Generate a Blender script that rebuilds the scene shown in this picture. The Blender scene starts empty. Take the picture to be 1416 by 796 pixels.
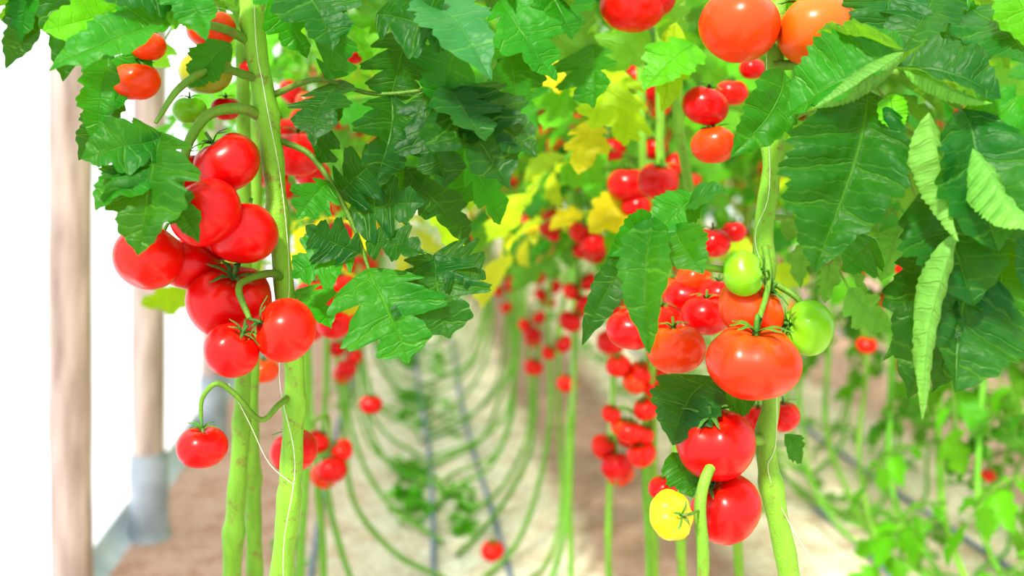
import bpy, math, random
import numpy as np
from mathutils import Vector
F=1400.0; CZ=1.3; HV=200.0; SK=-0.109
rng=np.random.default_rng(7); random.seed(7)
def P(u,v,d): return np.array([(u-708)/F*d, d, CZ-(v-HV)/F*d])
def R(x0,y,z=0.0): return np.array([x0+SK*y,y,z])
def S(r,g,b):
    def c(x):
        x/=255.0
        return x/12.92 if x<=0.04045 else ((x+0.055)/1.055)**2.4
    return np.array([c(r),c(g),c(b)])
def nz(v):
    v=np.asarray(v,float); return v/max(1e-9,np.linalg.norm(v))
def rot(v,ax,a):
    ax=nz(ax); return v*math.cos(a)+np.cross(ax,v)*math.sin(a)+ax*np.dot(ax,v)*(1-math.cos(a))
# ------------------------------------------------------------ materials
def newmat(name):
    m=bpy.data.materials.new(name); m.use_nodes=True; nt=m.node_tree; nt.nodes.clear()
    return m,nt,nt.nodes.new('ShaderNodeOutputMaterial')
def N(nt,t,**k):
    n=nt.nodes.new(t)
    for a,b in k.items(): setattr(n,a,b)
    return n
def math_(nt,op,a,b=None,clamp=False):
    n=N(nt,'ShaderNodeMath',operation=op); n.use_clamp=clamp
    for i,x in enumerate((a,b)):
        if x is None: continue
        if isinstance(x,(int,float)): n.inputs[i].default_value=x
        else: nt.links.new(x,n.inputs[i])
    return n.outputs[0]
def mixc(nt,fac,a,b,bt='MIX'):
    n=N(nt,'ShaderNodeMix',data_type='RGBA',blend_type=bt)
    for idx,x in ((0,fac),(6,a),(7,b)):
        if isinstance(x,(int,float)): n.inputs[idx].default_value=x
        elif isinstance(x,(tuple,list,np.ndarray)): n.inputs[idx].default_value=(float(x[0]),float(x[1]),float(x[2]),1)
        else: nt.links.new(x,n.inputs[idx])
    return n.outputs[2]
def noise(nt,scale,detail=3,vec=None,rough=0.55):
    n=N(nt,'ShaderNodeTexNoise'); n.inputs['Scale'].default_value=scale; n.inputs['Detail'].default_value=detail; n.inputs['Roughness'].default_value=rough
    if vec is None:
        tc=N(nt,'ShaderNodeTexCoord'); vec=tc.outputs['Object']
    nt.links.new(vec,n.inputs['Vector']); return n.outputs['Fac']
def ramp(nt,fac,stops):
    n=N(nt,'ShaderNodeValToRGB'); nt.links.new(fac,n.inputs[0]); e=n.color_ramp.elements
    while len(e)<len(stops): e.new(0.5)
    for i,(p,c) in enumerate(stops):
        e[i].position=p; e[i].color=(float(c[0]),float(c[1]),float(c[2]),1)
    return n.outputs[0]
def bump(nt,h,st,dist):
    n=N(nt,'ShaderNodeBump'); n.inputs['Strength'].default_value=st; n.inputs['Distance'].default_value=dist
    nt.links.new(h,n.inputs['Height']); return n.outputs[0]

def leafmat():
    m,nt,out=newmat('tomato_leaf')
    at=N(nt,'ShaderNodeAttribute',attribute_name='col')
    uv=N(nt,'ShaderNodeUVMap',uv_map='UVMap'); sp=N(nt,'ShaderNodeSeparateXYZ'); nt.links.new(uv.outputs[0],sp.inputs[0])
    wob=math_(nt,'MULTIPLY',math_(nt,'SUBTRACT',noise(nt,45,2),0.5),0.35)
    au=math_(nt,'ABSOLUTE',sp.outputs[0])
    mid=math_(nt,'SUBTRACT',1.0,math_(nt,'MULTIPLY',au,22.0),True)
    fr=math_(nt,'FRACT',math_(nt,'ADD',sp.outputs[1],wob))
    lat=math_(nt,'MULTIPLY',math_(nt,'SUBTRACT',1.0,math_(nt,'MULTIPLY',math_(nt,'ABSOLUTE',math_(nt,'SUBTRACT',fr,0.6)),22.0),True),0.9)
    fr2=math_(nt,'FRACT',math_(nt,'ADD',math_(nt,'MULTIPLY',math_(nt,'ADD',sp.outputs[1],wob),3.0),math_(nt,'MULTIPLY',au,0.6)))
    lat2=math_(nt,'MULTIPLY',math_(nt,'SUBTRACT',1.0,math_(nt,'MULTIPLY',math_(nt,'ABSOLUTE',math_(nt,'SUBTRACT',fr2,0.5)),9.0),True),0.4)
    tc=N(nt,'ShaderNodeTexCoord')
    vo2=N(nt,'ShaderNodeTexVoronoi',feature='SMOOTH_F1'); vo2.inputs['Scale'].default_value=85; nt.links.new(tc.outputs['Object'],vo2.inputs['Vector'])
    vein=math_(nt,'MAXIMUM',math_(nt,'MAXIMUM',mid,lat),lat2)
    no=noise(nt,24,3)
    c=mixc(nt,math_(nt,'MULTIPLY',no,0.65),at.outputs['Color'],mixc(nt,1.0,at.outputs['Color'],(0.28,0.45,0.28),'MULTIPLY'))
    c=mixc(nt,math_(nt,'MULTIPLY',vein,0.42),c,mixc(nt,0.35,at.outputs['Color'],S(150,205,85)))
    ge=N(nt,'ShaderNodeNewGeometry')
    c=mixc(nt,math_(nt,'MULTIPLY',ge.outputs['Backfacing'],0.36),c,S(138,190,92))
    h=math_(nt,'ADD',math_(nt,'MULTIPLY',vo2.outputs['Distance'],-1.0),math_(nt,'MULTIPLY',vein,-0.6))
    b=bump(nt,math_(nt,'ADD',h,math_(nt,'MULTIPLY',noise(nt,70,2),0.9)),0.72,0.0030)
    p=N(nt,'ShaderNodeBsdfPrincipled'); nt.links.new(c,p.inputs['Base Color']); p.inputs['Roughness'].default_value=0.47
    p.inputs['Specular IOR Level'].default_value=0.26; nt.links.new(b,p.inputs['Normal'])
    tr=N(nt,'ShaderNodeBsdfTranslucent'); nt.links.new(mixc(nt,1.0,mixc(nt,0.3,c,S(160,220,16)),(1.35,1.35,0.4),'MULTIPLY'),tr.inputs[0]); nt.links.new(b,tr.inputs['Normal'])
    mx=N(nt,'ShaderNodeMixShader'); mx.inputs[0].default_value=0.36
    nt.links.new(p.outputs[0],mx.inputs[1]); nt.links.new(tr.outputs[0],mx.inputs[2]); nt.links.new(mx.outputs[0],out.inputs[0]); return m
def stemmat():
    m,nt,out=newmat('tomato_stem')
    at=N(nt,'ShaderNodeAttribute',attribute_name='col')
    tc=N(nt,'ShaderNodeTexCoord'); mp=N(nt,'ShaderNodeMapping'); mp.inputs['Scale'].default_value=(60,60,9); nt.links.new(tc.outputs['Object'],mp.inputs[0])
    no=noise(nt,1.6,4,mp.outputs[0])
    c=mixc(nt,math_(nt,'MULTIPLY',no,0.75),mixc(nt,1.0,at.outputs['Color'],(1.3,1.2,1.1),'MULTIPLY'),mixc(nt,1.0,at.outputs['Color'],(0.35,0.45,0.25),'MULTIPLY'))
    bl=noise(nt,55,4,None,0.7)
    c=mixc(nt,ramp(nt,bl,[(0.56,(0,0,0)),(0.68,(0.75,0.75,0.75))]),c,S(116,104,54))
    no2=noise(nt,420,2)
    b=bump(nt,math_(nt,'ADD',no,no2),0.6,0.0018)
    p=N(nt,'ShaderNodeBsdfPrincipled'); nt.links.new(c,p.inputs['Base Color']); p.inputs['Roughness'].default_value=0.5
    p.inputs['Specular IOR Level'].default_value=0.3
    nt.links.new(b,p.inputs['Normal']); nt.links.new(p.outputs[0],out.inputs[0]); return m
def fruitmat():
    m,nt,out=newmat('tomato_skin')
    at=N(nt,'ShaderNodeAttribute',attribute_name='col')
    no=noise(nt,22,3)
    c=mixc(nt,math_(nt,'MULTIPLY',no,0.5),at.outputs['Color'],mixc(nt,1.0,at.outputs['Color'],(0.6,1.1,0.8),'MULTIPLY'))
    p=N(nt,'ShaderNodeBsdfPrincipled'); nt.links.new(c,p.inputs['Base Color']); p.inputs['Roughness'].default_value=0.32
    p.inputs['Specular IOR Level'].default_value=0.2
    p.inputs['Coat Weight'].default_value=0.3; p.inputs['Coat Roughness'].default_value=0.15; p.inputs['Coat IOR'].default_value=1.45
    nt.links.new(bump(nt,noise(nt,60,2),0.06,0.001),p.inputs['Normal'])
    nt.links.new(p.outputs[0],out.inputs[0]); return m
def simple(name,ca,cb,scale,rough=0.7,bs=0.3,bd=0.002,vecscale=None,metal=0,detail=5):
    m,nt,out=newmat(name); vec=None
    if vecscale:
        tc=N(nt,'ShaderNodeTexCoord'); mp=N(nt,'ShaderNodeMapping'); mp.inputs['Scale'].default_value=vecscale; nt.links.new(tc.outputs['Object'],mp.inputs[0]); vec=mp.outputs[0]
    no=noise(nt,scale,detail,vec)
    c=ramp(nt,no,[(0.3,ca),(0.7,cb)])
    p=N(nt,'ShaderNodeBsdfPrincipled'); nt.links.new(c,p.inputs['Base Color']); p.inputs['Roughness'].default_value=rough; p.inputs['Metallic'].default_value=metal
    nt.links.new(bump(nt,no,bs,bd),p.inputs['Normal']); nt.links.new(p.outputs[0],out.inputs[0]); return m
def filmmat(name,transp,col):
    m,nt,out=newmat(name)
    no=noise(nt,1.3,3)
    c=mixc(nt,no,col,(col[0]*0.84,col[1]*0.9,col[2]*0.95))
    tr=N(nt,'ShaderNodeBsdfTranslucent'); nt.links.new(c,tr.inputs[0])
    p=N(nt,'ShaderNodeBsdfPrincipled'); nt.links.new(c,p.inputs['Base Color']); p.inputs['Roughness'].default_value=0.4
    mx=N(nt,'ShaderNodeMixShader'); mx.inputs[0].default_value=0.35
    nt.links.new(tr.outputs[0],mx.inputs[1]); nt.links.new(p.outputs[0],mx.inputs[2])
    t=N(nt,'ShaderNodeBsdfTransparent'); m2=N(nt,'ShaderNodeMixShader'); m2.inputs[0].default_value=transp
    nt.links.new(mx.outputs[0],m2.inputs[1]); nt.links.new(t.outputs[0],m2.inputs[2]); nt.links.new(m2.outputs[0],out.inputs[0]); return m
def floormat():
    m,nt,out=newmat('greenhouse_soil')
    tc=N(nt,'ShaderNodeTexCoord'); sp=N(nt,'ShaderNodeSeparateXYZ'); nt.links.new(tc.outputs['Object'],sp.inputs[0])
    wob=noise(nt,2.2,4)
    x=math_(nt,'ADD',sp.outputs[0],math_(nt,'MULTIPLY',math_(nt,'SUBTRACT',wob,0.5),0.22))
    xs=math_(nt,'DIVIDE',math_(nt,'ADD',x,1.0),5.0)
    path=S(216,178,162); bed=S(255,240,218); bed2=S(255,250,234)
    def q(a): return (a+1.0)/5.0
    c=ramp(nt,xs,[(q(-0.45),path),(q(-0.25),bed),(q(0.2),bed2),(q(0.54),bed),(q(0.62),path*.72),(q(1.0),path*.72),(q(1.12),bed),(q(2.1),bed),(q(2.3),path)])
    n1=noise(nt,9,6,None,0.7); n2=noise(nt,50,4,None,0.7)
    c=mixc(nt,ramp(nt,n1,[(0.38,(0.7,0.7,0.7)),(0.56,(0,0,0))]),c,mixc(nt,1.0,c,(0.70,0.54,0.42),'MULTIPLY'))
    c=mixc(nt,ramp(nt,n2,[(0.38,(0.5,0.5,0.5)),(0.52,(0,0,0))]),c,S(140,104,78))
    p=N(nt,'ShaderNodeBsdfPrincipled'); nt.links.new(c,p.inputs['Base Color']); p.inputs['Roughness'].default_value=0.95
    nt.links.new(bump(nt,math_(nt,'ADD',n1,math_(nt,'MULTIPLY',n2,0.5)),0.7,0.02),p.inputs['Normal']); nt.links.new(p.outputs[0],out.inputs[0]); return m
LEAF=leafmat(); STEM=stemmat(); FRUIT=fruitmat()
STRING=simple('jute_twine',S(180,190,160),S(220,224,205),80)
MATS=[LEAF,STEM,FRUIT,STRING]
# ------------------------------------------------------------ accumulator
class Acc:
    def __init__(s): s.v=[];s.f=[];s.m=[];s.c=[];s.u=[];s.n=0
    def add(s,v,f,mi,col,uv=None):
        v=np.asarray(v,float); k=len(v)
        s.v.append(v); s.f.append(np.asarray(f,np.int64)+s.n); s.m.append(np.full(len(f),mi))
        col=np.asarray(col,float)
        if col.ndim==1: col=np.tile(col,(k,1))
        s.c.append(col); s.u.append(np.full((k,2),0.25) if uv is None else uv); s.n+=k
    def mesh(s,name,mats=MATS):
        v=np.concatenate(s.v); f=np.concatenate(s.f); m=np.concatenate(s.m); c=np.concatenate(s.c); u=np.concatenate(s.u)
        me=bpy.data.meshes.new(name); me.vertices.add(len(v)); me.vertices.foreach_set('co',v.astype(np.float32).ravel())
        me.loops.add(f.size); me.loops.foreach_set('vertex_index',f.astype(np.int32).ravel())
        me.polygons.add(len(f)); me.polygons.foreach_set('loop_start',(np.arange(len(f))*4).astype(np.int32))
        for x in mats: me.materials.append(x)
        me.polygons.foreach_set('material_index',m.astype(np.int32))
        me.polygons.foreach_set('use_smooth',np.ones(len(f),bool))
        me.update(calc_edges=True)
        uvl=me.uv_layers.new(name='UVMap'); uvl.data.foreach_set('uv',u[f.ravel()].astype(np.float32).ravel())
        a=me.attributes.new('col','FLOAT_COLOR','POINT'); a.data.foreach_set('color',np.concatenate([c,np.ones((len(c),1))],1).astype(np.float32).ravel())
        me.validate(); return me
def link(name,me,parent=None,loc=(0,0,0),rotz=0,scale=(1,1,1)):
    o=bpy.data.objects.new(name,me); bpy.context.scene.collection.objects.link(o)
    o.location=loc; o.rotation_euler=(0,0,rotz); o.scale=scale
    if parent: o.parent=parent
    return o
def grid(nr,nc,wrap=False):
    i=np.arange(nr-1)[:,None]; j=np.arange(nc if wrap else nc-1)[None,:]; j2=(j+1)%nc
    return np.stack([i*nc+j+0*i,i*nc+j2+0*i,(i+1)*nc+j2,(i+1)*nc+j],-1).reshape(-1,4)
def smooth(pts,sub=6):
    p=np.asarray(pts,float)
    if len(p)<3: return np.array([p[0]+(p[1]-p[0])*k/sub for k in range(sub+1)])
    q=np.vstack([2*p[0]-p[1],p,2*p[-1]-p[-2]]); o=[]
    for i in range(1,len(q)-2):
        for k in range(sub):
            t=k/sub; a,b,c,d=q[i-1:i+3]
            o.append(0.5*((2*b)+(-a+c)*t+(2*a-5*b+4*c-d)*t*t+(-a+3*b-3*c+d)*t**3))
    o.append(p[-1]); return np.array(o)
def tube(A,pts,r,col,sides=8,sub=6,mi=1,knots=0):
    pr=np.asarray(pts,float); rr=np.asarray(r,float)
    if rr.ndim==0: rr=np.full(len(pr),float(rr))
    q=smooth(np.column_stack([pr,rr]),sub); c=q[:,:3]; rad=np.abs(q[:,3])+1e-5
    if knots:
        L=np.concatenate([[0],np.cumsum(np.linalg.norm(np.diff(c,axis=0),axis=1))])
        rad=rad*(1+0.22*np.exp(-(((L/knots)%1-0.5)/0.08)**2)+0.05*np.sin(L*90))
    tan=np.gradient(c,axis=0); tan/=np.linalg.norm(tan,axis=1)[:,None]+1e-9
    n=nz(np.cross(tan[0],[0.3,0.9,0.2])); V=[]
    a=np.linspace(0,2*math.pi,sides,endpoint=False)
    for i in range(len(c)):
        n=nz(n-np.dot(n,tan[i])*tan[i]); b=np.cross(tan[i],n)
        V.append(c[i]+rad[i]*(np.cos(a)[:,None]*n+np.sin(a)[:,None]*b))
    A.add(np.concatenate(V),grid(len(c),sides,True),mi,col)
# ------------------------------------------------------------ leaflets
def leaflet(A,o,d,n,L,W,col,lobes=3,depth=0.4,fold=0.25,bend=0.5,roll=0.0,quilt=0.05,nn=26,m=5,sweep=0.5,twist=0.0,wav=1.0):
    T0=nz(d); Nn=nz(np.asarray(n)-np.dot(n,T0)*T0); X=np.cross(T0,Nn)
    t=np.linspace(0,1,nn+1); s=np.linspace(-1,1,2*m+1)
    env=np.maximum(np.sin(math.pi*t**0.62),0)**0.9; env[0]=0.02; env[-1]=0.0
    wid=[]; phs=[]
    for k in (0,1):
        p=t*lobes+rng.uniform(0.05,0.45)+0.16*np.sin(2*math.pi*t*1.0+rng.uniform(0,6)); fr=p%1
        dep=depth*rng.uniform(0.55,1.25,lobes+3)[np.floor(p).astype(int)]*(1-0.35*t)
        tooth=np.where(fr<0.66,np.abs(np.sin(fr/0.66*math.pi/2))**1.1,np.abs(np.cos((fr-0.66)/0.34*math.pi/2))**0.9)
        p2=(p*3.0+0.2)%1; t2=np.where(p2<0.65,p2/0.65,(1-p2)/0.35)
        wid.append(W*1.08*env*(1-dep*(1-tooth))*(0.90+0.14*t2)*(1+0.10*rng.standard_normal())); phs.append(p)
    dl=L/nn; th=bend*t+0.15*np.sin(t*6+rng.uniform(0,6))
    ys=np.concatenate([[0],np.cumsum(np.cos(th[:-1])*dl)]); zs=np.concatenate([[0],np.cumsum(-np.sin(th[:-1])*dl)])
    side=np.sin(t*3+rng.uniform(0,6))*0.05*L; side-=side[0]
    TT=np.cos(th)[:,None]*T0-np.sin(th)[:,None]*Nn; NN=np.sin(th)[:,None]*T0+np.cos(th)[:,None]*Nn
    mid=o+ys[:,None]*T0+zs[:,None]*Nn+side[:,None]*X
    V=np.zeros((nn+1,2*m+1,3)); UV=np.zeros((nn+1,2*m+1,2)); C=np.zeros((nn+1,2*m+1,3))
    wv=[(rng.uniform(4,22),rng.uniform(-5,5),rng.uniform(0,6.28),rng.uniform(0.4,1)) for _ in range(7)]
    r1=rng.uniform(0,6); rl=roll*(0.75+0.25*np.sin(t*2.5+r1)); rl=np.where(np.abs(rl)<1e-3,1e-3,rl)
    for j,sv in enumerate(s):
        a=abs(sv); k=0 if sv<0 else 1; w=wid[k]; sg=np.sign(sv); p=phs[k]
        ang=rl*a
        x=w*np.sin(ang)/rl; z=w*(1-np.cos(ang))/rl
        ns=sum(am*np.sin(fa*t+fb*sv+pp) for fa,fb,pp,am in wv)/4.0
        z=z+fold*x+quilt*W*(np.abs(np.sin(math.pi*(p-0.6)))*1.0*math.sin(math.pi*min(a,0.9)*0.8))*np.minimum(1,env*1.5) + wav*(0.05+0.13*a*a)*W*ns*np.minimum(1,env*1.3)
        tw=twist*t
        dy=sweep*a*w*(1-t*0.5)
        Xr=np.cos(tw)[:,None]*X+np.sin(tw)[:,None]*NN; Nr=-np.sin(tw)[:,None]*X+np.cos(tw)[:,None]*NN
        V[:,j]=mid+(sg*x)[:,None]*Xr+z[:,None]*Nr+dy[:,None]*TT
        UV[:,j,0]=sv; UV[:,j,1]=p; C[:,j]=col
    A.add(V.reshape(-1,3),grid(nn+1,2*m+1),0,C.reshape(-1,3),UV.reshape(-1,2))
LD=S(8,80,16); LM=S(34,122,20); LL=S(96,174,28); LY=S(186,206,34); LYY=S(236,206,36); LG=S(16,90,30)
SC=S(120,176,62)
def vary(c,a=0.15):
    return np.clip(c*(1+a*rng.standard_normal())*(1+0.08*rng.standard_normal(3)),0.001,0.9)
def compound(A,o,d,Lr,col,nn=14,m=3,g=0.12,lobes=3,size=1.0,roll=0.2):
    d=nz(d); pts=[np.asarray(o,float)]; ds=[d]; k=8
    for i in range(k):
        d=nz(d+np.array([0,0,-g])*(0.4+i/k)+0.05*rng.standard_normal(3)); pts.append(pts[-1]+d*Lr/k); ds.append(d)
    pts=np.array(pts)
    tube(A,pts,np.linspace(0.0038,0.0012,len(pts)),vary(SC*0.7,0.1),5,1)
    def at(t):
        x=t*k; i=min(int(x),k-1); return pts[i]+(pts[i+1]-pts[i])*(x-i),ds[i]
    lst=[(0.36,0.6),(0.6,0.9),(0.82,0.85)]
    small=[(0.26,0.25),(0.48,0.3),(0.72,0.3)]
    for t,sc in lst+small:
        for sg in (-1,1):
            if rng.random()<0.06: continue
            p,dd=at(min(1,t+0.03*rng.standard_normal())); up=np.array([0,0,1.0])
            sd=nz(np.cross(dd,up)+1e-3)*sg; nrm=nz(np.cross(sd,dd)*sg)
            if nrm[2]<0: nrm=-nrm
            ld=nz(sd*1.0+dd*rng.uniform(0.3,0.8)+np.array([0,0,-rng.uniform(0.1,0.8)]))
            L=Lr*0.36*sc*size*rng.uniform(0.85,1.2)
            e=p+ld*L*0.12; tube(A,[p,e],[0.0014,0.001],SC*0.6,4,1)
            leaflet(A,e,ld,nrm+0.4*rng.standard_normal(3),L,L*rng.uniform(0.27,0.36),vary(col),lobes,rng.uniform(0.4,0.65),rng.uniform(0,0.4),rng.uniform(0.2,1.1),roll*rng.uniform(-1,2),0.05,nn,m)
    p,dd=at(1.0); L=Lr*0.42*size
    leaflet(A,p,dd,np.array([0,0,1.0])+0.5*rng.standard_normal(3),L,L*0.36,vary(col),lobes,0.55,0.2,rng.uniform(0.2,0.9),0.1,0.05,nn+4,m)
# ------------------------------------------------------------ tomatoes
RED=S(205,6,8); RED2=S(220,22,8); ORR=S(224,60,12); OR=S(230,92,20); GRN=S(124,182,30); YEL=S(240,190,24); OLV=S(170,160,40)
def tomato(A,c,r,ax,col,top=None,q=1,ribs=None,cal=True,flat=0.84,pedto=None,ccol=None,ramp_=None):
    nt_,npz=(int(20*q)+6,int(30*q)+8); ax=nz(ax)
    a=nz(np.cross(ax,[0.2,0.5,0.84])); b=np.cross(ax,a)
    th=np.linspace(0.001,math.pi-0.001,nt_)[:,None]; ph=np.linspace(0,2*math.pi,npz,endpoint=False)[None,:]
    k=ribs if ribs else int(rng.integers(4,7)); p0=rng.uniform(0,6); amp=ramp_ if ramp_ else (0.03 if not ribs else 0.06)
    rr=r*(1+amp*np.cos(k*ph+p0+0.4*np.sin(ph))*np.sin(th)**0.5*np.exp(-(th/1.7)**2)+0.03*np.cos(2*ph+p0)*np.sin(th)+0.012*np.cos(3*ph+2*p0)*np.sin(th))
    z=flat*rr*np.cos(th)-0.22*r*np.exp(-(th/0.38)**2)+0.05*r*np.exp(-((math.pi-th)/0.3)**2)
    x=rr*np.sin(th)*np.cos(ph); y=rr*np.sin(th)*np.sin(ph)
    V=c+x[...,None]*a+y[...,None]*b+(z+0*ph)[...,None]*ax
    C=np.tile(np.asarray(col),(nt_,npz,1))
    tc=top if top is not None else np.asarray(col)*np.array([0.98,1.9,1.1])+np.array([0,0.012,0])
    w=np.exp(-(th/0.8)**2)[...,None]*(0.7+0.3*np.cos(k*ph+p0)[...,None]); C=C*(1-w)+np.asarray(tc)*w
    A.add(V.reshape(-1,3),grid(nt_,npz,True),2,C.reshape(-1,3))
    base=c+ax*(flat-0.2)*r
    cc=S(74,130,46) if ccol is None else ccol
    if cal:
        for i in range(5+int(rng.random()<0.5)):
            an=i*2*math.pi/5.4+rng.uniform(-0.2,0.2); u=a*math.cos(an)+b*math.sin(an); w_=np.cross(ax,u)
            L=r*rng.uniform(0.55,0.85); tt=np.linspace(0,1,6); lift=rng.uniform(0.0,0.35)
            hy=0.16*r*np.sin(math.pi*np.minimum(tt,0.9))+lift*r*tt**2*0.6
            mid=base+(tt*L)[:,None]*u+(hy+0.05*r)[:,None]*ax
            wd=r*0.085*(1-tt)**0.7*(0.6+tt)
            V=np.stack([mid-wd[:,None]*w_,mid+0.03*r*ax,mid+wd[:,None]*w_],1)
            A.add(V.reshape(-1,3),grid(6,3),1,cc)
    e=base+ax*r*0.45
    pts=[base,base+ax*r*0.25,e]
    if pedto is not None: pts=[base,base+ax*r*0.35,(base+ax*r*0.5+np.asarray(pedto))/2,np.asarray(pedto)]
    tube(A,pts,[r*0.07,r*0.055,r*0.05,r*0.06][:len(pts)],cc,6,3)
def cluster(A,o,out,n,r,cols,q=0.4):
    out=nz(out); end=o+out*0.05+np.array([0,0,-0.03]); bot=end+np.array([0,0,-0.028*n])
    tube(A,[o,o+out*0.04+np.array([0,0,0.008]),end,bot],[0.004,0.004,0.0035,0.002],SC*0.8,5,3)
    for i in range(n):
        an=i*2.4+rng.uniform(-.3,.3); rr=r*rng.uniform(0.75,1.12)
        off=np.array([math.cos(an),math.sin(an),0])*rr*0.95
        c=end+off+np.array([0,0,-0.015-0.026*i])
        tomato(A,c,rr,nz(np.array([-off[0],-off[1],rr*1.3])),cols[i%len(cols)],None,q)
# ------------------------------------------------------------ background plants
def bgplant(i,leafy=False):
    A=Acc(); k1=rng.uniform(0.8,1.15)
    sp=[(0.02,0.0,2.35),(0.0,0.02,1.7),(0.015,-0.01,1.1),(0.01,0.0,0.72),(0.015,-0.01,0.42),(-0.03,-0.06,0.2),(-0.13*k1,-0.16,0.06),(-0.25*k1,-0.27,0.02),(-0.34*k1,-0.42,0.015)]
    sp=[np.array(p)+np.append(0.012*rng.standard_normal(2),0) for p in sp]
    tube(A,sp,[0.005,0.006,0.007,0.0075,0.008,0.008,0.008,0.008,0.007],vary(SC,0.1),7,6,1,0.13)
    if i%2==0 or leafy:
        s2=[p+np.array([0.03+0.02*rng.standard_normal(),0.16,0.0]) for p in sp]; tube(A,s2,[0.004,0.005,0.006,0.007,0.007,0.007,0.007,0.007,0.006],vary(SC,0.1),7,6,1,0.15)
    tube(A,[(0.0,0,2.36),(0.01,0.01,1.2),(0.012,0.0,0.6)],0.001,(0.7,0.7,0.65),4,3,3)
    z=1.04+rng.uniform(0,.06); k=0
    while z<2.2:
        az=k*2.4+rng.uniform(-0.4,0.4); k+=1
        f=rng.random(); col=LM if f<0.34 else (LL if f<0.84 else (LY if f<0.92 else LD))
        if z<1.3 and rng.random()<0.22: col=LY if rng.random()<.75 else LYY
        compound(A,np.array([0,0,z]),np.array([math.cos(az),math.sin(az),0.5]),rng.uniform(0.22,0.34),col,12,2,0.2)
        z+=rng.uniform(0.035,0.058)
    if leafy:
        for z in np.arange(0.35,1.05,0.05):
            az=rng.uniform(0,6.28)
            compound(A,np.array([0.01,0,z]),np.array([math.cos(az),math.sin(az),0.4]),rng.uniform(0.2,0.3),LM if rng.random()<.5 else LL,12,2,0.25)
    zc=[1.02+rng.uniform(-.1,.05),1.27+rng.uniform(-.08,.05),1.48]
    if i%3!=1: zc.append(0.78+rng.uniform(-.1,.05))
    for z0 in zc:
        az=rng.uniform(0,6.28)
        cluster(A,np.array([0,0,z0]),np.array([math.cos(az),math.sin(az),0]),int(rng.integers(2,6)),0.029,[RED,RED2,RED,ORR if rng.random()<.6 else RED],0.35)
    return A.mesh('tomato_plant_row_%d'%i)
BG=[bgplant(i) for i in range(6)]; LF=[bgplant(7,True),bgplant(10,True)]
rowsk=math.atan(-SK)
def put(x0,y,side,jit=0.03,pool=None):
    p=R(x0+rng.uniform(-jit,jit),y); s=rng.uniform(0.94,1.04); pool=pool or BG
    link('tomato_plant',pool[int(rng.integers(0,len(pool)))],None,p,rowsk+rng.uniform(-0.2,0.2),(s*side,s,s))
# ------------------------------------------------------------ hero left plant
def hero(name):
    e=bpy.data.objects.new(name,None); bpy.context.scene.collection.objects.link(e); return e
def pl(A,lst,r,col,sides=10,sub=8,knots=0,mi=1):
    pts=[P(*x) for x in lst]; tube(A,pts,r,col,sides,sub,mi,knots)
def HL(A,u0,v0,d0,u1,v1,d1,w,col,tw=None,fold=0.15,bend=0.4,roll=0.0,lobes=3,depth=0.38,quilt=0.05,twist=None,up=0.5,sweep=0.5,wav=0.75):
    if tw is None: tw=rng.uniform(-.55,.55)
    if twist is None: twist=rng.uniform(-.5,.5)
    a=P(u0,v0,d0); b=P(u1,v1,d1); d=b-a; L=np.linalg.norm(d)*(1+0.06*bend)
    n=rot(np.array([0,-1.0,up]),d,tw); W=w/2*(d0+d1)/2/F*1.15
    T=nz(d); Nn=nz(n-np.dot(n,T)*T)
    d2=nz(d)+Nn*math.tan(bend*0.45)
    leaflet(A,a,d2,Nn,L,W,vary(col,0.12),lobes,depth,fold,bend,roll,quilt,44,9,sweep,twist,wav)
TWINE=np.array([0.8,0.8,0.75])
HS=S(124,180,60)
left=hero('tomato_plant')
A=Acc()
pl(A,[(335,-300,1.16),(342,-120,1.16),(346,0,1.15),(356,80,1.15),(374,190,1.15),(384,300,1.15),(393,400,1.15),(407,510,1.15),(404,620,1.16),(397,720,1.17),(388,830,1.2),(380,1150,1.3),(300,1500,1.4)],[0.009,0.011,0.0125,0.0125,0.0125,0.0115,0.011,0.0115,0.0125,0.013,0.013,0.012,0.011],HS,14,8,0.11)
pl(A,[(332,-100,1.3),(338,300,1.3),(335,560,1.28),(326,700,1.28),(320,820,1.3),(310,1300,1.45)],[0.008,0.009,0.010,0.012,0.012,0.011],HS*0.85,12,8,0.14)
pl(A,[(360,-50,1.42),(350,400,1.4),(346,560,1.36),(350,700,1.4),(352,900,1.45),(340,1150,1.6)],[0.008,0.009,0.011,0.011,0.011,0.011],HS*0.75,12,8,0.16)
pl(A,[(352,-300,1.12),(352,20,1.13),(366,130,1.133),(390,260,1.13),(400,400,1.132),(386,520,1.14),(408,640,1.14),(392,760,1.15),(396,900,1.17)],0.00045,TWINE,5,6,0,3)
pl(A,[(316,530,1.12),(345,585,1.13),(372,640,1.135),(406,670,1.14)],0.0004,TWINE,5,6,0,3)
pl(A,[(368,165,1.15),(335,150,1.13),(290,158,1.11),(262,195,1.1),(252,240,1.1)],[0.007,0.0065,0.006,0.0055,0.004],HS*0.6,9,6)
pl(A,[(392,385,1.15),(375,378,1.12),(345,385,1.09),(330,400,1.07),(345,440,1.06)],[0.005,0.0045,0.004,0.0038,0.003],HS*0.5,9,6)
pl(A,[(404,545,1.15),(385,560,1.13),(360,580,1.12),(325,545,1.11),(300,530,1.1),(280,550,1.1),(278,580,1.1)],[0.004,0.0035,0.003,0.003,0.003,0.0026,0.0022],HS*0.6,8,6)
pl(A,[(390,195,1.15),(430,215,1.14),(465,265,1.13),(492,320,1.12),(510,372,1.11)],[0.004,0.0035,0.0032,0.0025,0.002],HS*0.4,8,6)
pl(A,[(480,300,1.13),(540,330,1.12),(600,352,1.12)],[0.003,0.002,0.0015],HS*0.4,8,6)
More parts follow.
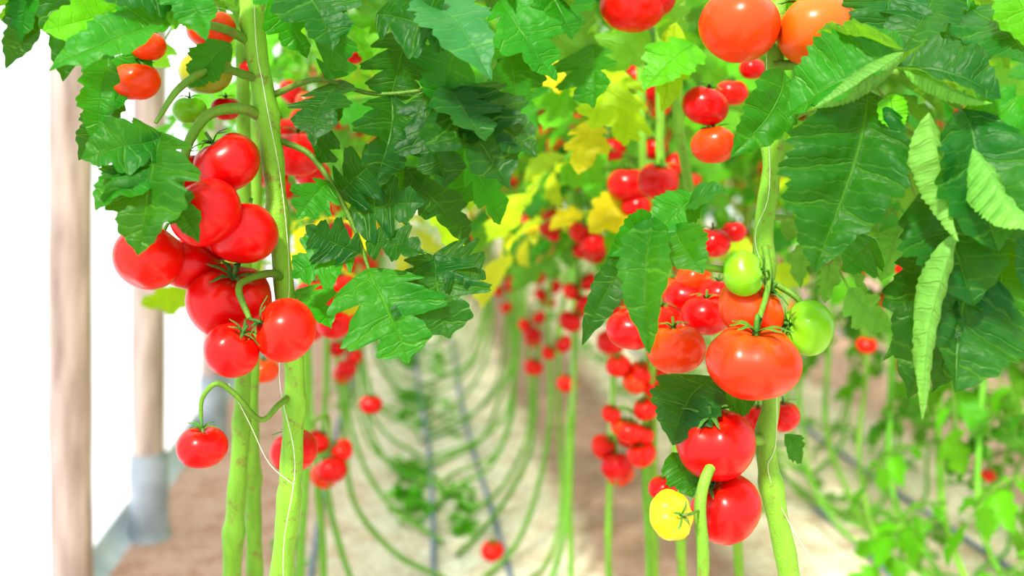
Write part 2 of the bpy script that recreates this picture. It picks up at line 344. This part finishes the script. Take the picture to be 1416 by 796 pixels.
pl(A,[(380,130,1.15),(440,110,1.13),(520,130,1.12),(620,120,1.12)],[0.004,0.003,0.0025,0.002],HS*0.4,8,6)
pl(A,[(350,60,1.15),(310,40,1.12),(260,30,1.08),(190,20,1.05)],[0.006,0.005,0.004,0.002],HS*0.55,8,6)
pl(A,[(360,110,1.15),(300,95,1.1),(250,120,1.05),(215,170,1.03)],[0.005,0.0045,0.004,0.002],HS*0.5,8,6)
link('vine_stem',A.mesh('left_vine_stem'),left)
A=Acc()
def T(u,v,px,d,ax,col,**k): tomato(A,P(u,v,d),px/2*d/F,np.array(ax,float),col,**k)
T(314,226,92,1.12,(-.5,-.2,.8),RED,flat=.88)
T(252,238,66,1.17,(0,0,1),RED)
T(285,294,96,1.06,(-.7,.2,.7),RED,flat=.94,cal=False)
T(336,322,98,1.10,(.1,.5,.9),RED,cal=False)
T(206,356,100,1.10,(.3,.5,.8),RED2,cal=False,flat=.86)
T(262,366,84,1.13,(.2,.3,.9),RED,cal=False)
T(292,335,70,1.15,(0,0,1),RED)
T(318,416,114,1.12,(.25,-.45,.85),RED,flat=.86,ccol=S(60,110,48),ribs=5)
T(395,456,90,1.06,(-.85,-.35,.35),RED2,flat=.92,ccol=S(60,110,48),ribs=4,ramp_=.03)
T(320,484,78,1.05,(.55,-.2,.8),RED,flat=.9,ccol=S(60,110,48))
T(280,617,68,1.1,(0,-.1,1),RED,pedto=P(278,575,1.1))
T(407,623,68,1.19,(-.2,0,1),RED,pedto=P(404,570,1.16))
T(188,112,66,1.1,(0,0,1),ORR); T(292,40,66,1.14,(0,0,1),ORR); T(205,64,50,1.1,(0,0,1),ORR); T(285,100,74,1.18,(0,0,1),OLV*.8,top=ORR); T(262,152,46,1.16,(0,0,1),GRN*.8)
T(312,150,40,1.2,(0,0,1),RED); T(165,95,40,1.3,(0,0,1),RED)
T(412,212,78,1.4,(0,0,1),RED); T(388,182,50,1.45,(0,0,1),RED2); T(432,240,50,1.5,(0,0,1),RED)
T(434,410,58,1.5,(0,0,1),RED); T(470,398,50,1.6,(0,0,1),RED2); T(462,448,48,1.6,(0,0,1),RED); T(478,428,44,1.7,(0,0,1),ORR); T(365,512,40,1.5,(0,0,1),ORR); T(468,322,40,1.5,(0,0,1),RED); T(425,140,34,1.5,(0,0,1),ORR); T(378,245,40,1.5,(0,0,1),RED)
T(513,559,31,2.3,(.1,0,1),RED,pedto=P(512,520,2.3))
T(490,78,26,1.4,(0,0,1),RED);T(345,95,30,1.3,(0,0,1),RED)
link('tomato_fruit',A.mesh('left_tomato_fruit'),left)
A=Acc()
k=dict(quilt=.12,wav=1.1)
HL(A,222,182,1.04,195,352,0.98,118,LM,tw=.1,bend=.5,quilt=.16,lobes=4,depth=.42,roll=.3,wav=1.1,twist=0)
HL(A,228,190,1.04,115,226,1.0,85,LM,tw=-.2,bend=.7,**k)
HL(A,225,230,1.03,140,296,0.98,76,LM,tw=0,bend=.5,**k)
HL(A,225,250,1.04,268,340,1.0,48,LM,tw=.3,bend=.3,**k)
HL(A,150,80,1.06,118,200,1.04,46,LM,bend=.3,roll=.4)
HL(A,205,70,1.1,158,160,1.08,46,LM,bend=.5)
HL(A,240,20,1.04,70,95,.98,80,LM,bend=.7,**k)
HL(A,180,5,1.05,60,40,1.0,75,LL,bend=.6)
HL(A,100,-60,1.2,20,100,1.2,70,LD,bend=.4,depth=.5)
HL(A,60,-60,1.2,40,60,1.2,70,LM,bend=.4,depth=.5)
HL(A,80,-50,1.15,90,110,1.15,60,LD,bend=.5)
HL(A,130,-50,1.1,120,60,1.1,80,LD,bend=.5,depth=.5)
HL(A,250,-40,1.06,270,55,1.0,70,LM,bend=.5,**k)
HL(A,270,-30,1.05,150,10,1.0,80,LD,bend=.4)
HL(A,330,-60,1.1,250,10,1.05,80,LM,bend=.4)
HL(A,160,120,1.1,120,225,1.08,50,LD,bend=.3)
HL(A,215,-10,1.05,290,30,1.02,60,LL,bend=.5)
HL(A,320,60,1.1,255,115,1.08,56,LM,bend=.5)
HL(A,150,30,1.15,130,170,1.15,60,LM,bend=.5)
q=dict(depth=.68,lobes=3,wav=.45,quilt=.03)
HL(A,508,370,1.11,550,505,1.06,140,LM*.9,tw=0,bend=.5,twist=0,**q)
HL(A,500,350,1.11,425,310,1.1,60,LD,bend=.3,**q)
HL(A,492,345,1.12,408,390,1.1,84,LM*.9,tw=0.1,bend=.5,**q)
HL(A,505,335,1.11,585,350,1.08,70,LD,bend=.6,**q)
HL(A,600,352,1.12,630,465,1.08,118,LD,tw=0,bend=.3,twist=0,**q)
HL(A,598,352,1.12,672,385,1.1,74,LD,tw=0,bend=.3,**q)
HL(A,596,350,1.12,555,425,1.13,50,LD,tw=0,bend=.3,**q)
HL(A,480,295,1.13,585,290,1.1,85,LD,bend=.5,**q)
HL(A,468,270,1.14,550,215,1.1,85,LD,bend=.6,**q)
HL(A,440,225,1.14,480,140,1.1,80,LD,bend=.4,**q)
HL(A,455,250,1.13,415,305,1.1,60,LM,bend=.4,**q)
HL(A,620,120,1.12,690,265,1.04,120,LD,bend=.5,**q)
HL(A,590,125,1.12,600,262,1.08,100,LD,bend=.4,**q)
HL(A,620,120,1.12,750,205,1.06,100,LD,bend=.4,**q)
HL(A,540,130,1.12,530,250,1.08,105,LD,bend=.5,**q)
HL(A,620,120,1.12,660,190,1.02,80,LG,bend=.5,**q)
HL(A,470,110,1.13,440,200,1.06,80,LD,bend=.5,**q)
HL(A,450,110,1.12,480,10,1.08,90,LM,bend=.5,**q)
HL(A,520,20,1.12,640,50,1.06,110,LD,bend=.6,**q)
HL(A,600,0,1.12,690,105,1.0,110,S(44,112,64),tw=-.3,bend=.6,depth=.35,roll=.3)
HL(A,560,40,1.15,550,150,1.12,95,LD,bend=.4,**q)
HL(A,640,50,1.15,590,150,1.1,105,LM*.8,bend=.4,**q)
HL(A,690,0,1.2,770,110,1.16,95,LM,bend=.5,**q)
HL(A,700,60,1.2,730,150,1.16,85,LM,bend=.5,**q)
HL(A,400,-30,1.12,450,70,1.06,100,LD,bend=.5,**q)
HL(A,370,-30,1.12,420,80,1.1,70,LM,bend=.5,**q)
HL(A,740,-40,1.25,800,50,1.22,100,LM,bend=.5,**q)
HL(A,820,60,1.3,815,150,1.25,80,LM,bend=.5,**q)
HL(A,640,200,1.15,700,300,1.2,70,LM,bend=.5,**q)
HL(A,660,180,1.2,650,290,1.2,80,LM,bend=.5,**q)
HL(A,560,230,1.13,640,350,1.13,60,LD,bend=.5,**q)
HL(A,540,220,1.15,560,310,1.15,70,LM,bend=.5,**q)
HL(A,700,150,1.3,690,240,1.3,70,LL,bend=.5,**q)
HL(A,410,400,1.17,455,455,1.12,50,LM,bend=.6,**q)
for u,v,d,dx,dy,dz,L,c in [(346,-60,1.15,-1,.2,.5,.26,LD),(346,-90,1.15,1,.2,.4,.28,LD),(346,-140,1.15,.2,1,.4,.28,LM),(346,-160,1.15,-1,.6,.4,.28,LM),(346,-220,1.15,1,-.1,.4,.3,LM),
    (346,-20,1.17,.9,.5,.4,.3,LD),(350,0,1.18,-.6,.9,.5,.26,LM),(350,30,1.18,.4,.9,.4,.24,LL),(346,-60,1.16,1,.6,.3,.34,LM),(346,-120,1.16,1,.35,.2,.36,LD)]:
    compound(A,P(u,v,d),(dx,dy,dz),L,c,22,4,0.16,3)
link('foliage',A.mesh('left_foliage'),left)
# ------------------------------------------------------------ hero right plant
right=hero('tomato_plant')
A=Acc()
pl(A,[(1085,-320,1.2),(1080,-100,1.18),(1072,60,1.16),(1070,150,1.15),(1066,240,1.15),(1056,320,1.15),(1060,400,1.16),(1066,480,1.17),(1066,560,1.17),(1058,610,1.16),(1072,700,1.16),(1092,800,1.17),(1120,1000,1.2),(1120,1400,1.3)],[0.009,0.010,0.0105,0.011,0.0105,0.0115,0.011,0.010,0.0105,0.012,0.0125,0.0125,0.012,0.012],HS*.9,14,8,0.13)
pl(A,[(1058,-300,1.13),(1060,100,1.138),(1064,260,1.135),(1044,330,1.14),(1068,420,1.15),(1074,600,1.15),(1062,650,1.145),(1090,720,1.15),(1140,800,1.16)],0.0004,TWINE,5,6,0,3)
pl(A,[(1060,608,1.16),(1030,610,1.13),(1000,625,1.10),(978,655,1.08),(968,700,1.07),(972,760,1.07),(972,830,1.08)],[0.007,0.006,0.006,0.006,0.0065,0.007,0.006],HS*.75,10,6)
pl(A,[(1056,330,1.15),(1062,370,1.12),(1060,405,1.1),(1050,440,1.08)],[0.004,0.004,0.0035,0.003],HS*.6,9,6)
pl(A,[(1060,385,1.15),(1100,410,1.13),(1112,430,1.12)],[0.004,0.0035,0.003],HS*.6,9,6)
pl(A,[(1055,395,1.15),(1010,375,1.11),(960,365,1.08),(905,330,1.06),(880,310,1.05)],[0.0045,0.004,0.0035,0.003,0.002],HS*.6,8,6)
pl(A,[(1068,180,1.15),(1120,150,1.12),(1200,150,1.1),(1270,190,1.08)],[0.006,0.005,0.0045,0.003],HS*.6,8,6)
pl(A,[(1070,90,1.15),(1150,90,1.12),(1240,100,1.08),(1330,150,1.05)],[0.006,0.005,0.0045,0.003],HS*.6,8,6)
pl(A,[(1200,150,1.1),(1260,230,1.08),(1320,310,1.05),(1345,380,1.05)],[0.0045,0.004,0.003,0.002],HS*.6,8,6)
for s0 in ([(884,-50,1.7),(886,130,1.7),(890,240,1.7),(900,420,1.75),(905,800,1.9)],[(912,-50,1.6),(913,150,1.6),(914,230,1.6),(930,500,1.6),(945,830,1.7)],[(945,-50,1.5),(938,90,1.5),(944,210,1.5),(1000,500,1.5),(1025,830,1.6)]):
    pl(A,s0,0.0075,HS*.8,10,6,0.14)
link('vine_stem',A.mesh('right_vine_stem'),right)
A=Acc()
T(1022,36,114,1.12,(.2,.3,.9),ORR,top=OR,flat=.86,ribs=6,ramp_=.035); T(1131,42,114,1.12,(-.3,.3,.9),OR*.85,top=S(205,110,40),flat=.86,ribs=5,ramp_=.04)
T(875,8,88,1.3,(0,.2,1),RED2); T(905,-2,60,1.3,(0,.2,1),RED)
T(975,146,66,1.3,(.3,0,1),RED); T(987,200,62,1.3,(0,.3,1),ORR,top=OR); T(1012,128,44,1.5,(0,0,1),RED2); T(1040,95,36,1.5,(0,0,1),RED); T(1095,150,28,1.5,(0,0,1),RED)
T(910,250,60,1.6,(.1,-.3,1),RED); T(868,255,58,1.7,(0,0,1),RED); T(880,285,44,1.7,(0,0,1),RED);T(846,206,40,1.9,(0,0,1),RED);T(905,205,38,1.9,(0,0,1),RED);T(958,248,24,1.9,(0,0,1),ORR)
T(768,303,36,2.4,(0,0,1),RED);T(805,345,30,2.4,(0,0,1),RED)
T(1027,377,62,1.1,(.95,-.1,.1),GRN,top=S(110,165,50),ribs=5,flat=.92,ramp_=.08,pedto=P(1060,375,1.12))
T(1118,453,74,1.12,(-.85,-.15,.2),GRN,top=S(120,175,55),ribs=5,flat=.92,ramp_=.08,pedto=P(1066,425,1.12))
T(1038,428,96,1.13,(.6,-.2,.7),ORR,ribs=6,top=OR)
T(1042,500,130,1.08,(.05,-.12,1),S(216,44,12),flat=.78,top=S(222,92,26),ribs=7,ramp_=.05,pedto=P(1048,440,1.08))
T(935,482,80,1.2,(-.1,.1,1),ORR,flat=.86); T(872,456,66,1.2,(.1,.1,1),RED);T(912,446,62,1.3,(.1,.1,1),RED2);T(975,436,66,1.25,(.1,.1,1),RED);T(992,408,54,1.3,(.1,.1,1),RED)
T(950,412,60,1.35,(.1,.1,1),RED);T(930,400,44,1.4,(0,0,1),ORR);T(985,335,50,1.4,(0,0,1),RED);T(1015,320,36,1.5,(0,0,1),RED);T(960,385,50,1.35,(.1,.1,1),ORR)
T(988,612,110,1.12,(-.2,-.35,1),RED,flat=.88,ribs=5,ccol=S(66,112,48)); T(1004,702,98,1.12,(-.5,-.15,.8),RED,flat=.92,ccol=S(66,112,48),pedto=P(968,690,1.07))
T(928,712,66,1.05,(.5,-.75,.3),YEL,ribs=7,flat=.8,top=S(190,190,50),pedto=P(968,705,1.07))
T(917,675,42,1.3,(0,0,1),RED);T(1082,575,50,1.3,(0,0,1),RED);T(1048,580,50,1.3,(0,0,1),RED)
for u,v,px in [(887,627,42),(870,596,40),(893,565,36),(878,528,36),(855,505,36),(888,515,38),(905,535,34),(858,590,30),(925,560,36),(915,520,34),(845,572,28),(890,600,30)]:
    T(u,v,px,1.8,(rng.uniform(-.4,.4),-.2,1),RED2 if rng.random()<.6 else ORR)
for u,v,px,d in [(738,507,27,3.0),(785,530,30,2.7),(681,761,33,2.6),(700,425,18,4),(685,379,20,4),(1218,312,28,2.4),(1198,477,28,2.4),(1217,414,26,2.5),(1370,165,26,2.2),(1366,657,20,2.8),(1188,378,18,3),(745,385,20,3.6),(715,370,20,3.6),(670,300,18,4.5),(1250,370,30,2),(950,610,26,2.2)]:
    T(u,v,px,d,(rng.uniform(-.4,.4),-.2,1),RED2,q=.6,pedto=P(u+2,v-px*1.1,d))
link('tomato_fruit',A.mesh('right_tomato_fruit'),right)
A=Acc()
g=dict(depth=.18,quilt=.08)
HL(A,905,300,1.05,880,487,0.98,68,LM*.9,tw=.3,bend=.7,fold=.5,twist=0,**g)
HL(A,890,325,1.06,820,484,1.03,46,LD,tw=.2,bend=.4,twist=.4,**g)
HL(A,930,310,1.06,965,382,1.0,66,LM*.85,bend=.4,**g)
HL(A,950,285,1.07,1000,268,1.03,56,LG,bend=.6,**g)
HL(A,905,300,1.07,838,345,1.04,50,LM,bend=.6,**g)
HL(A,965,270,1.08,900,330,1.05,60,LM,bend=.4,**g)
HL(A,985,520,1.16,925,612,1.1,90,LG*.8,bend=.6,depth=.2,tw=.5)
HL(A,1000,540,1.2,1045,550,1.18,60,LM,bend=.6,depth=.2)
HL(A,930,625,1.15,955,690,1.12,50,LM,bend=.4,depth=.3)
HL(A,1085,600,1.2,1110,640,1.2,34,LM,bend=.4)
w_=dict(quilt=.14,depth=.18,wav=1.0)
PALE=S(92,156,64)
HL(A,1245,75,1.0,1085,150,1.05,105,LM,bend=.3,roll=.6,tw=0,up=.9,twist=0,**w_)
HL(A,1250,72,0.985,1120,140,1.0,52,PALE,bend=.2,roll=1.6,tw=3.0,twist=0,quilt=.16,depth=.08,lobes=6,wav=.8)
HL(A,1250,70,1.0,1130,45,1.05,80,LM,bend=.5,roll=.6,up=1,**w_)
HL(A,1240,92,1.03,1385,128,1.0,84,LG,bend=.5,roll=.6,up=1,tw=-.2,**w_)
HL(A,1250,98,1.01,1375,132,0.98,34,PALE,bend=.3,roll=1.6,tw=3.2,twist=0,quilt=.16,depth=.08,lobes=6,wav=.8)
HL(A,1200,125,1.04,1150,374,0.98,160,LD*1.1,tw=.1,twist=0,bend=.5,fold=.3,quilt=.16,depth=.25,lobes=5)
HL(A,1085,100,1.1,1012,215,1.05,66,LM*.9,bend=.5,depth=.12,quilt=.12)
HL(A,1230,130,1.02,1250,185,1.0,36,LL,bend=.3,roll=1.2,depth=.1)
HL(A,1285,155,0.97,1308,335,0.95,60,PALE,bend=.2,roll=1.6,quilt=.18,depth=.08,twist=.4,tw=3.1,lobes=7,wav=.9)
HL(A,1330,150,1.02,1400,340,0.96,130,LG,bend=.5,roll=.5,**w_)
HL(A,1345,205,0.95,1440,310,0.92,66,PALE,bend=.3,roll=1.6,tw=3.1,quilt=.18,depth=.08,lobes=7,wav=.9)
HL(A,1310,170,1.04,1425,205,1.0,105,LM,bend=.4,roll=.3,**w_)
HL(A,1300,240,1.04,1345,420,1.0,135,LG,bend=.4,roll=.3,**w_)
HL(A,1325,320,.97,1250,572,0.94,64,PALE,bend=.3,roll=1.9,quilt=.2,depth=.1,lobes=8,twist=-.6,tw=2.9,wav=1.3)
HL(A,1345,360,1.05,1330,540,1.0,130,LG,bend=.4,roll=.4,**w_)
HL(A,1380,330,1.07,1370,480,1.03,90,LM,bend=.4,roll=.4,**w_)
HL(A,1410,250,1.07,1410,400,1.03,90,LG,bend=.4,roll=.4,**w_)
HL(A,1290,330,1.06,1235,545,1.04,80,LD,bend=.4,roll=.2,quilt=.14)
HL(A,1320,400,1.07,1280,540,1.05,70,LG,bend=.4,roll=.2,quilt=.14)
HL(A,1260,380,1.1,1225,500,1.1,60,LM,bend=.4)
HL(A,1210,330,1.08,1170,380,1.05,60,LM,bend=.4)
HL(A,1300,-30,1.1,1240,70,1.05,110,LD,bend=.4)
HL(A,1240,-30,1.1,1220,60,1.08,90,LG,bend=.4)
HL(A,1340,10,1.08,1410,90,1.0,110,LG,bend=.4,roll=.3,depth=.2)
HL(A,1390,-20,1.05,1440,70,1.0,100,LL,bend=.4,roll=1.2,depth=.2)
HL(A,1380,60,1.1,1300,40,1.06,80,LM,bend=.4,roll=.3,depth=.2)
HL(A,1200,0,1.14,1290,50,1.1,90,LM,bend=.4,roll=.3,depth=.2)
HL(A,1070,-40,1.15,1060,60,1.2,80,LL,bend=.4)
HL(A,960,60,1.3,900,130,1.25,70,LL,bend=.4)
HL(A,935,30,1.3,905,150,1.3,50,LY,bend=.4)
q['wav']=.8
HL(A,850,90,1.45,830,180,1.4,90,LY,bend=.4,**q)
HL(A,815,165,1.5,808,240,1.45,50,LYY,bend=.4,**q)
HL(A,770,60,1.5,770,130,1.45,70,LYY,bend=.4,**q)
HL(A,800,100,1.5,750,180,1.5,70,LL,bend=.4,**q)
HL(A,880,130,1.5,860,200,1.5,70,LY,bend=.4,**q)
HL(A,840,200,1.6,780,260,1.6,60,LL,bend=.4,**q)
for u,v,d,dx,dy,dz,L,c in [(1080,-60,1.2,1,.2,.4,.3,LD),(1080,-120,1.2,-1,.4,.4,.26,LM),(1080,-200,1.2,.2,1,.4,.28,LM),(1075,-10,1.2,1,.5,.3,.32,LM),(1070,120,1.18,1,.5,.1,.3,LD),(1070,120,1.2,.6,1,.3,.26,LM),(1078,-60,1.2,-.6,1,.3,.26,LL),(1060,300,1.2,.9,.8,.1,.2,LM),(1070,60,1.2,1,.9,.2,.32,LD),(1066,230,1.2,1,.4,.1,.26,LM)]:
    compound(A,P(u,v,d),(dx,dy,dz),L,c,22,4,0.18,3)
link('foliage',A.mesh('right_foliage'),right)
# ------------------------------------------------------------ rows
y=1.95
while y<17: put(-0.17,y,-1); y+=0.42
y=1.9
while y<17: put(0.46,y,1); y+=0.36
y=2.1
while y<16: put(1.35,y,-1,pool=LF if y<2.7 else BG); y+=0.36
y=2.3
while y<16: put(1.95,y,1,pool=LF if y<5 else BG); y+=0.42
y=2.5
while y<15: put(2.9,y,-1); y+=0.6
y=3.0
while y<15: put(3.5,y,1); y+=0.6
# ------------------------------------------------------------ shell
def strip(name,x0a,x0b,y0,y1,z0,z1,mat,nx=1,ny=1):
    A=Acc(); V=[];ii=np.linspace(0,1,nx+1); jj=np.linspace(y0,y1,ny+1)
    for yy in jj:
        for t in ii: V.append(R(x0a+(x0b-x0a)*t,yy,z0+(z1-z0)*t))
    A.add(V,grid(ny+1,nx+1),0,(1,1,1)); return link(name,A.mesh(name,[mat]))
fl=bpy.data.meshes.new('floor'); fl.from_pydata([(-1.2,-2,0),(5.2,-2,0),(5.2,26,0),(-1.2,26,0)],[],[(0,1,2,3)]); fl.materials.append(floormat())
fo=link('floor',fl,None,(0,0,0),rowsk)
FILM=filmmat('greenhouse_film',0.0,(0.88,0.93,0.97)); ROOF=filmmat('roof_film',0.85,(0.95,0.97,1.0))
strip('wall_left',-0.93,-0.93,-2,24,0.08,2.5,FILM)
strip('wall_right',4.9,4.9,-2,24,0.0,2.5,FILM)
A=Acc(); a=R(-0.93,20); b=R(4.9,20); A.add([a,b,b+[0,0,2.5],a+[0,0,2.5]],[(0,1,2,3)],0,(1,1,1)); link('wall_back',A.mesh('wall_back',[FILM]))
A=Acc(); V=[]
for yy in np.linspace(-2,20,14):
    for t in np.linspace(0,math.pi,17): V.append(R(1.985-2.915*math.cos(t),yy,2.5+1.1*math.sin(t)))
A.add(V,grid(14,17),0,(1,1,1)); link('ceiling',A.mesh('ceiling',[ROOF]))
GREY=simple('grey_plastic_sleeve',S(140,150,162),S(195,204,214),9,0.5)
A=Acc()
V=[]
for yy in np.linspace(-2,24,80):
    for k_,(xx,zz) in enumerate([(-0.93,0.09),(-0.92,0.06),(-0.91,0.03),(-0.88,0.004)]): V.append(R(xx+rng.uniform(-.006,.006),yy,zz))
A.add(V,grid(80,4),0,(1,1,1)); link('baseboard_left',A.mesh('baseboard_left',[simple('skirt_sheet',S(180,194,206),S(225,234,242),6,0.5)]))
WOOD=simple('weathered_wood',S(160,134,124),S(234,210,198),3.0,0.85,0.7,0.008,(9,9,1.2))
for y in (1.2,2.57,3.36,4.5,5.9,7.3,8.7,10.2,12,14,16):
    A=Acc(); b=R(-0.838,y)
    zs=np.linspace(0,2.44,22); rr=[0.052+0.002*math.sin(z*7+y)+0.001*rng.standard_normal() for z in zs]
    tube(A,[b+np.array([0.004*math.sin(z*3+y),0.006*math.cos(z*2),z]) for z in zs],rr,(1,1,1),18,3,0)
    tube(A,[b+np.array([0,0,2.43]),b+np.array([0,0,2.441])],[0.052,0.001],(1,1,1),18,1,0)
    if y>3: tube(A,[b+np.array([0,0,z]) for z in (0.0,0.02,0.1,0.2,0.27,0.275)],[0.072,0.064,0.061,0.062,0.060,0.053],(1,1,1),18,3,1)
    link('wooden_post',A.mesh('wooden_post',[WOOD,GREY]))
STEEL=simple('galvanised_steel',S(150,155,160),S(190,195,200),12,0.35,metal=0.8)
for i,y in enumerate(np.arange(0.5,20,2.4)):
    A=Acc(); tube(A,[R(1.985-2.88*math.cos(t),y,2.46+1.08*math.sin(t)) for t in np.linspace(0,math.pi,15)],0.018,(1,1,1),8,2,0)
    link('roof_hoop',A.mesh('roof_hoop',[STEEL]))
for x0 in (-0.17,0.46,1.35,1.95,2.9,3.5):
    A=Acc(); tube(A,[R(x0,0.2,2.38),R(x0,10,2.36),R(x0,19.9,2.38)],0.003,(1,1,1),6,4,0); link('support_wire',A.mesh('support_wire',[STEEL]))
HOSE=simple('drip_hose_plastic',S(100,112,140),S(140,152,178),20,0.5)
for x0 in (0.10,0.31,-0.28,1.47,1.85,3.0,3.4):
    A=Acc(); pts=[R(x0+0.015*math.sin(y*1.7+x0*9),y,0.011) for y in np.arange(0.5,18,0.5)]
    tube(A,pts,0.009,(1,1,1),8,3,0); link('drip_irrigation_hose',A.mesh('drip_irrigation_hose',[HOSE]))
A=Acc()
for k in range(1000):
    y=rng.uniform(2.8,12) ; x0=rng.choice([0.04,0.04,0.04,0.2,-0.35,1.6,1.2,2.0])+0.035*rng.standard_normal()
    if math.sin(y*5.3+x0*5)<-0.1: continue
    b=R(x0,y,0.004)
    for j in range(6):
        az=rng.uniform(0,6.28); L=rng.uniform(0.03,0.07)
        leaflet(A,b+0.02*rng.standard_normal(3)*[1,1,0],(math.cos(az),math.sin(az),rng.uniform(.3,1)),(0,0,1),L,L*.25,vary(LL*1.3,.2),2,.2,.1,.8,0,.03,6,1)
link('weed_patch',A.mesh('weed_patch'))
# ------------------------------------------------------------ light
w=bpy.data.worlds.new('sky'); bpy.context.scene.world=w; w.use_nodes=True; nt=w.node_tree; nt.nodes.clear()
wo=N(nt,'ShaderNodeOutputWorld'); bg=N(nt,'ShaderNodeBackground'); bg.inputs[0].default_value=(0.98,0.98,1.0,1); bg.inputs[1].default_value=1.75
nt.links.new(bg.outputs[0],wo.inputs[0])
sd=bpy.data.lights.new('sun','SUN'); sd.energy=7.8; sd.angle=math.radians(6); sd.color=(1,0.95,0.83)
so=bpy.data.objects.new('sun',sd); bpy.context.scene.collection.objects.link(so); so.location=(-3,-4,8)
so.rotation_euler=Vector((-0.30,-0.72,0.86)).to_track_quat('Z','Y').to_euler()
cam=bpy.data.cameras.new('camera'); co=bpy.data.objects.new('camera',cam); bpy.context.scene.collection.objects.link(co)
co.location=(0,0,CZ); co.rotation_euler=(math.pi/2,0,0); cam.sensor_width=36; cam.lens=F*36/1416; cam.shift_y=-(398-HV)/1416
cam.dof.use_dof=True; cam.dof.focus_distance=1.10; cam.dof.aperture_fstop=2.5; cam.clip_start=0.05
bpy.context.scene.camera=co
bpy.context.scene.view_settings.view_transform='Standard'
try: bpy.context.scene.view_settings.look='Medium High Contrast'
except Exception: pass
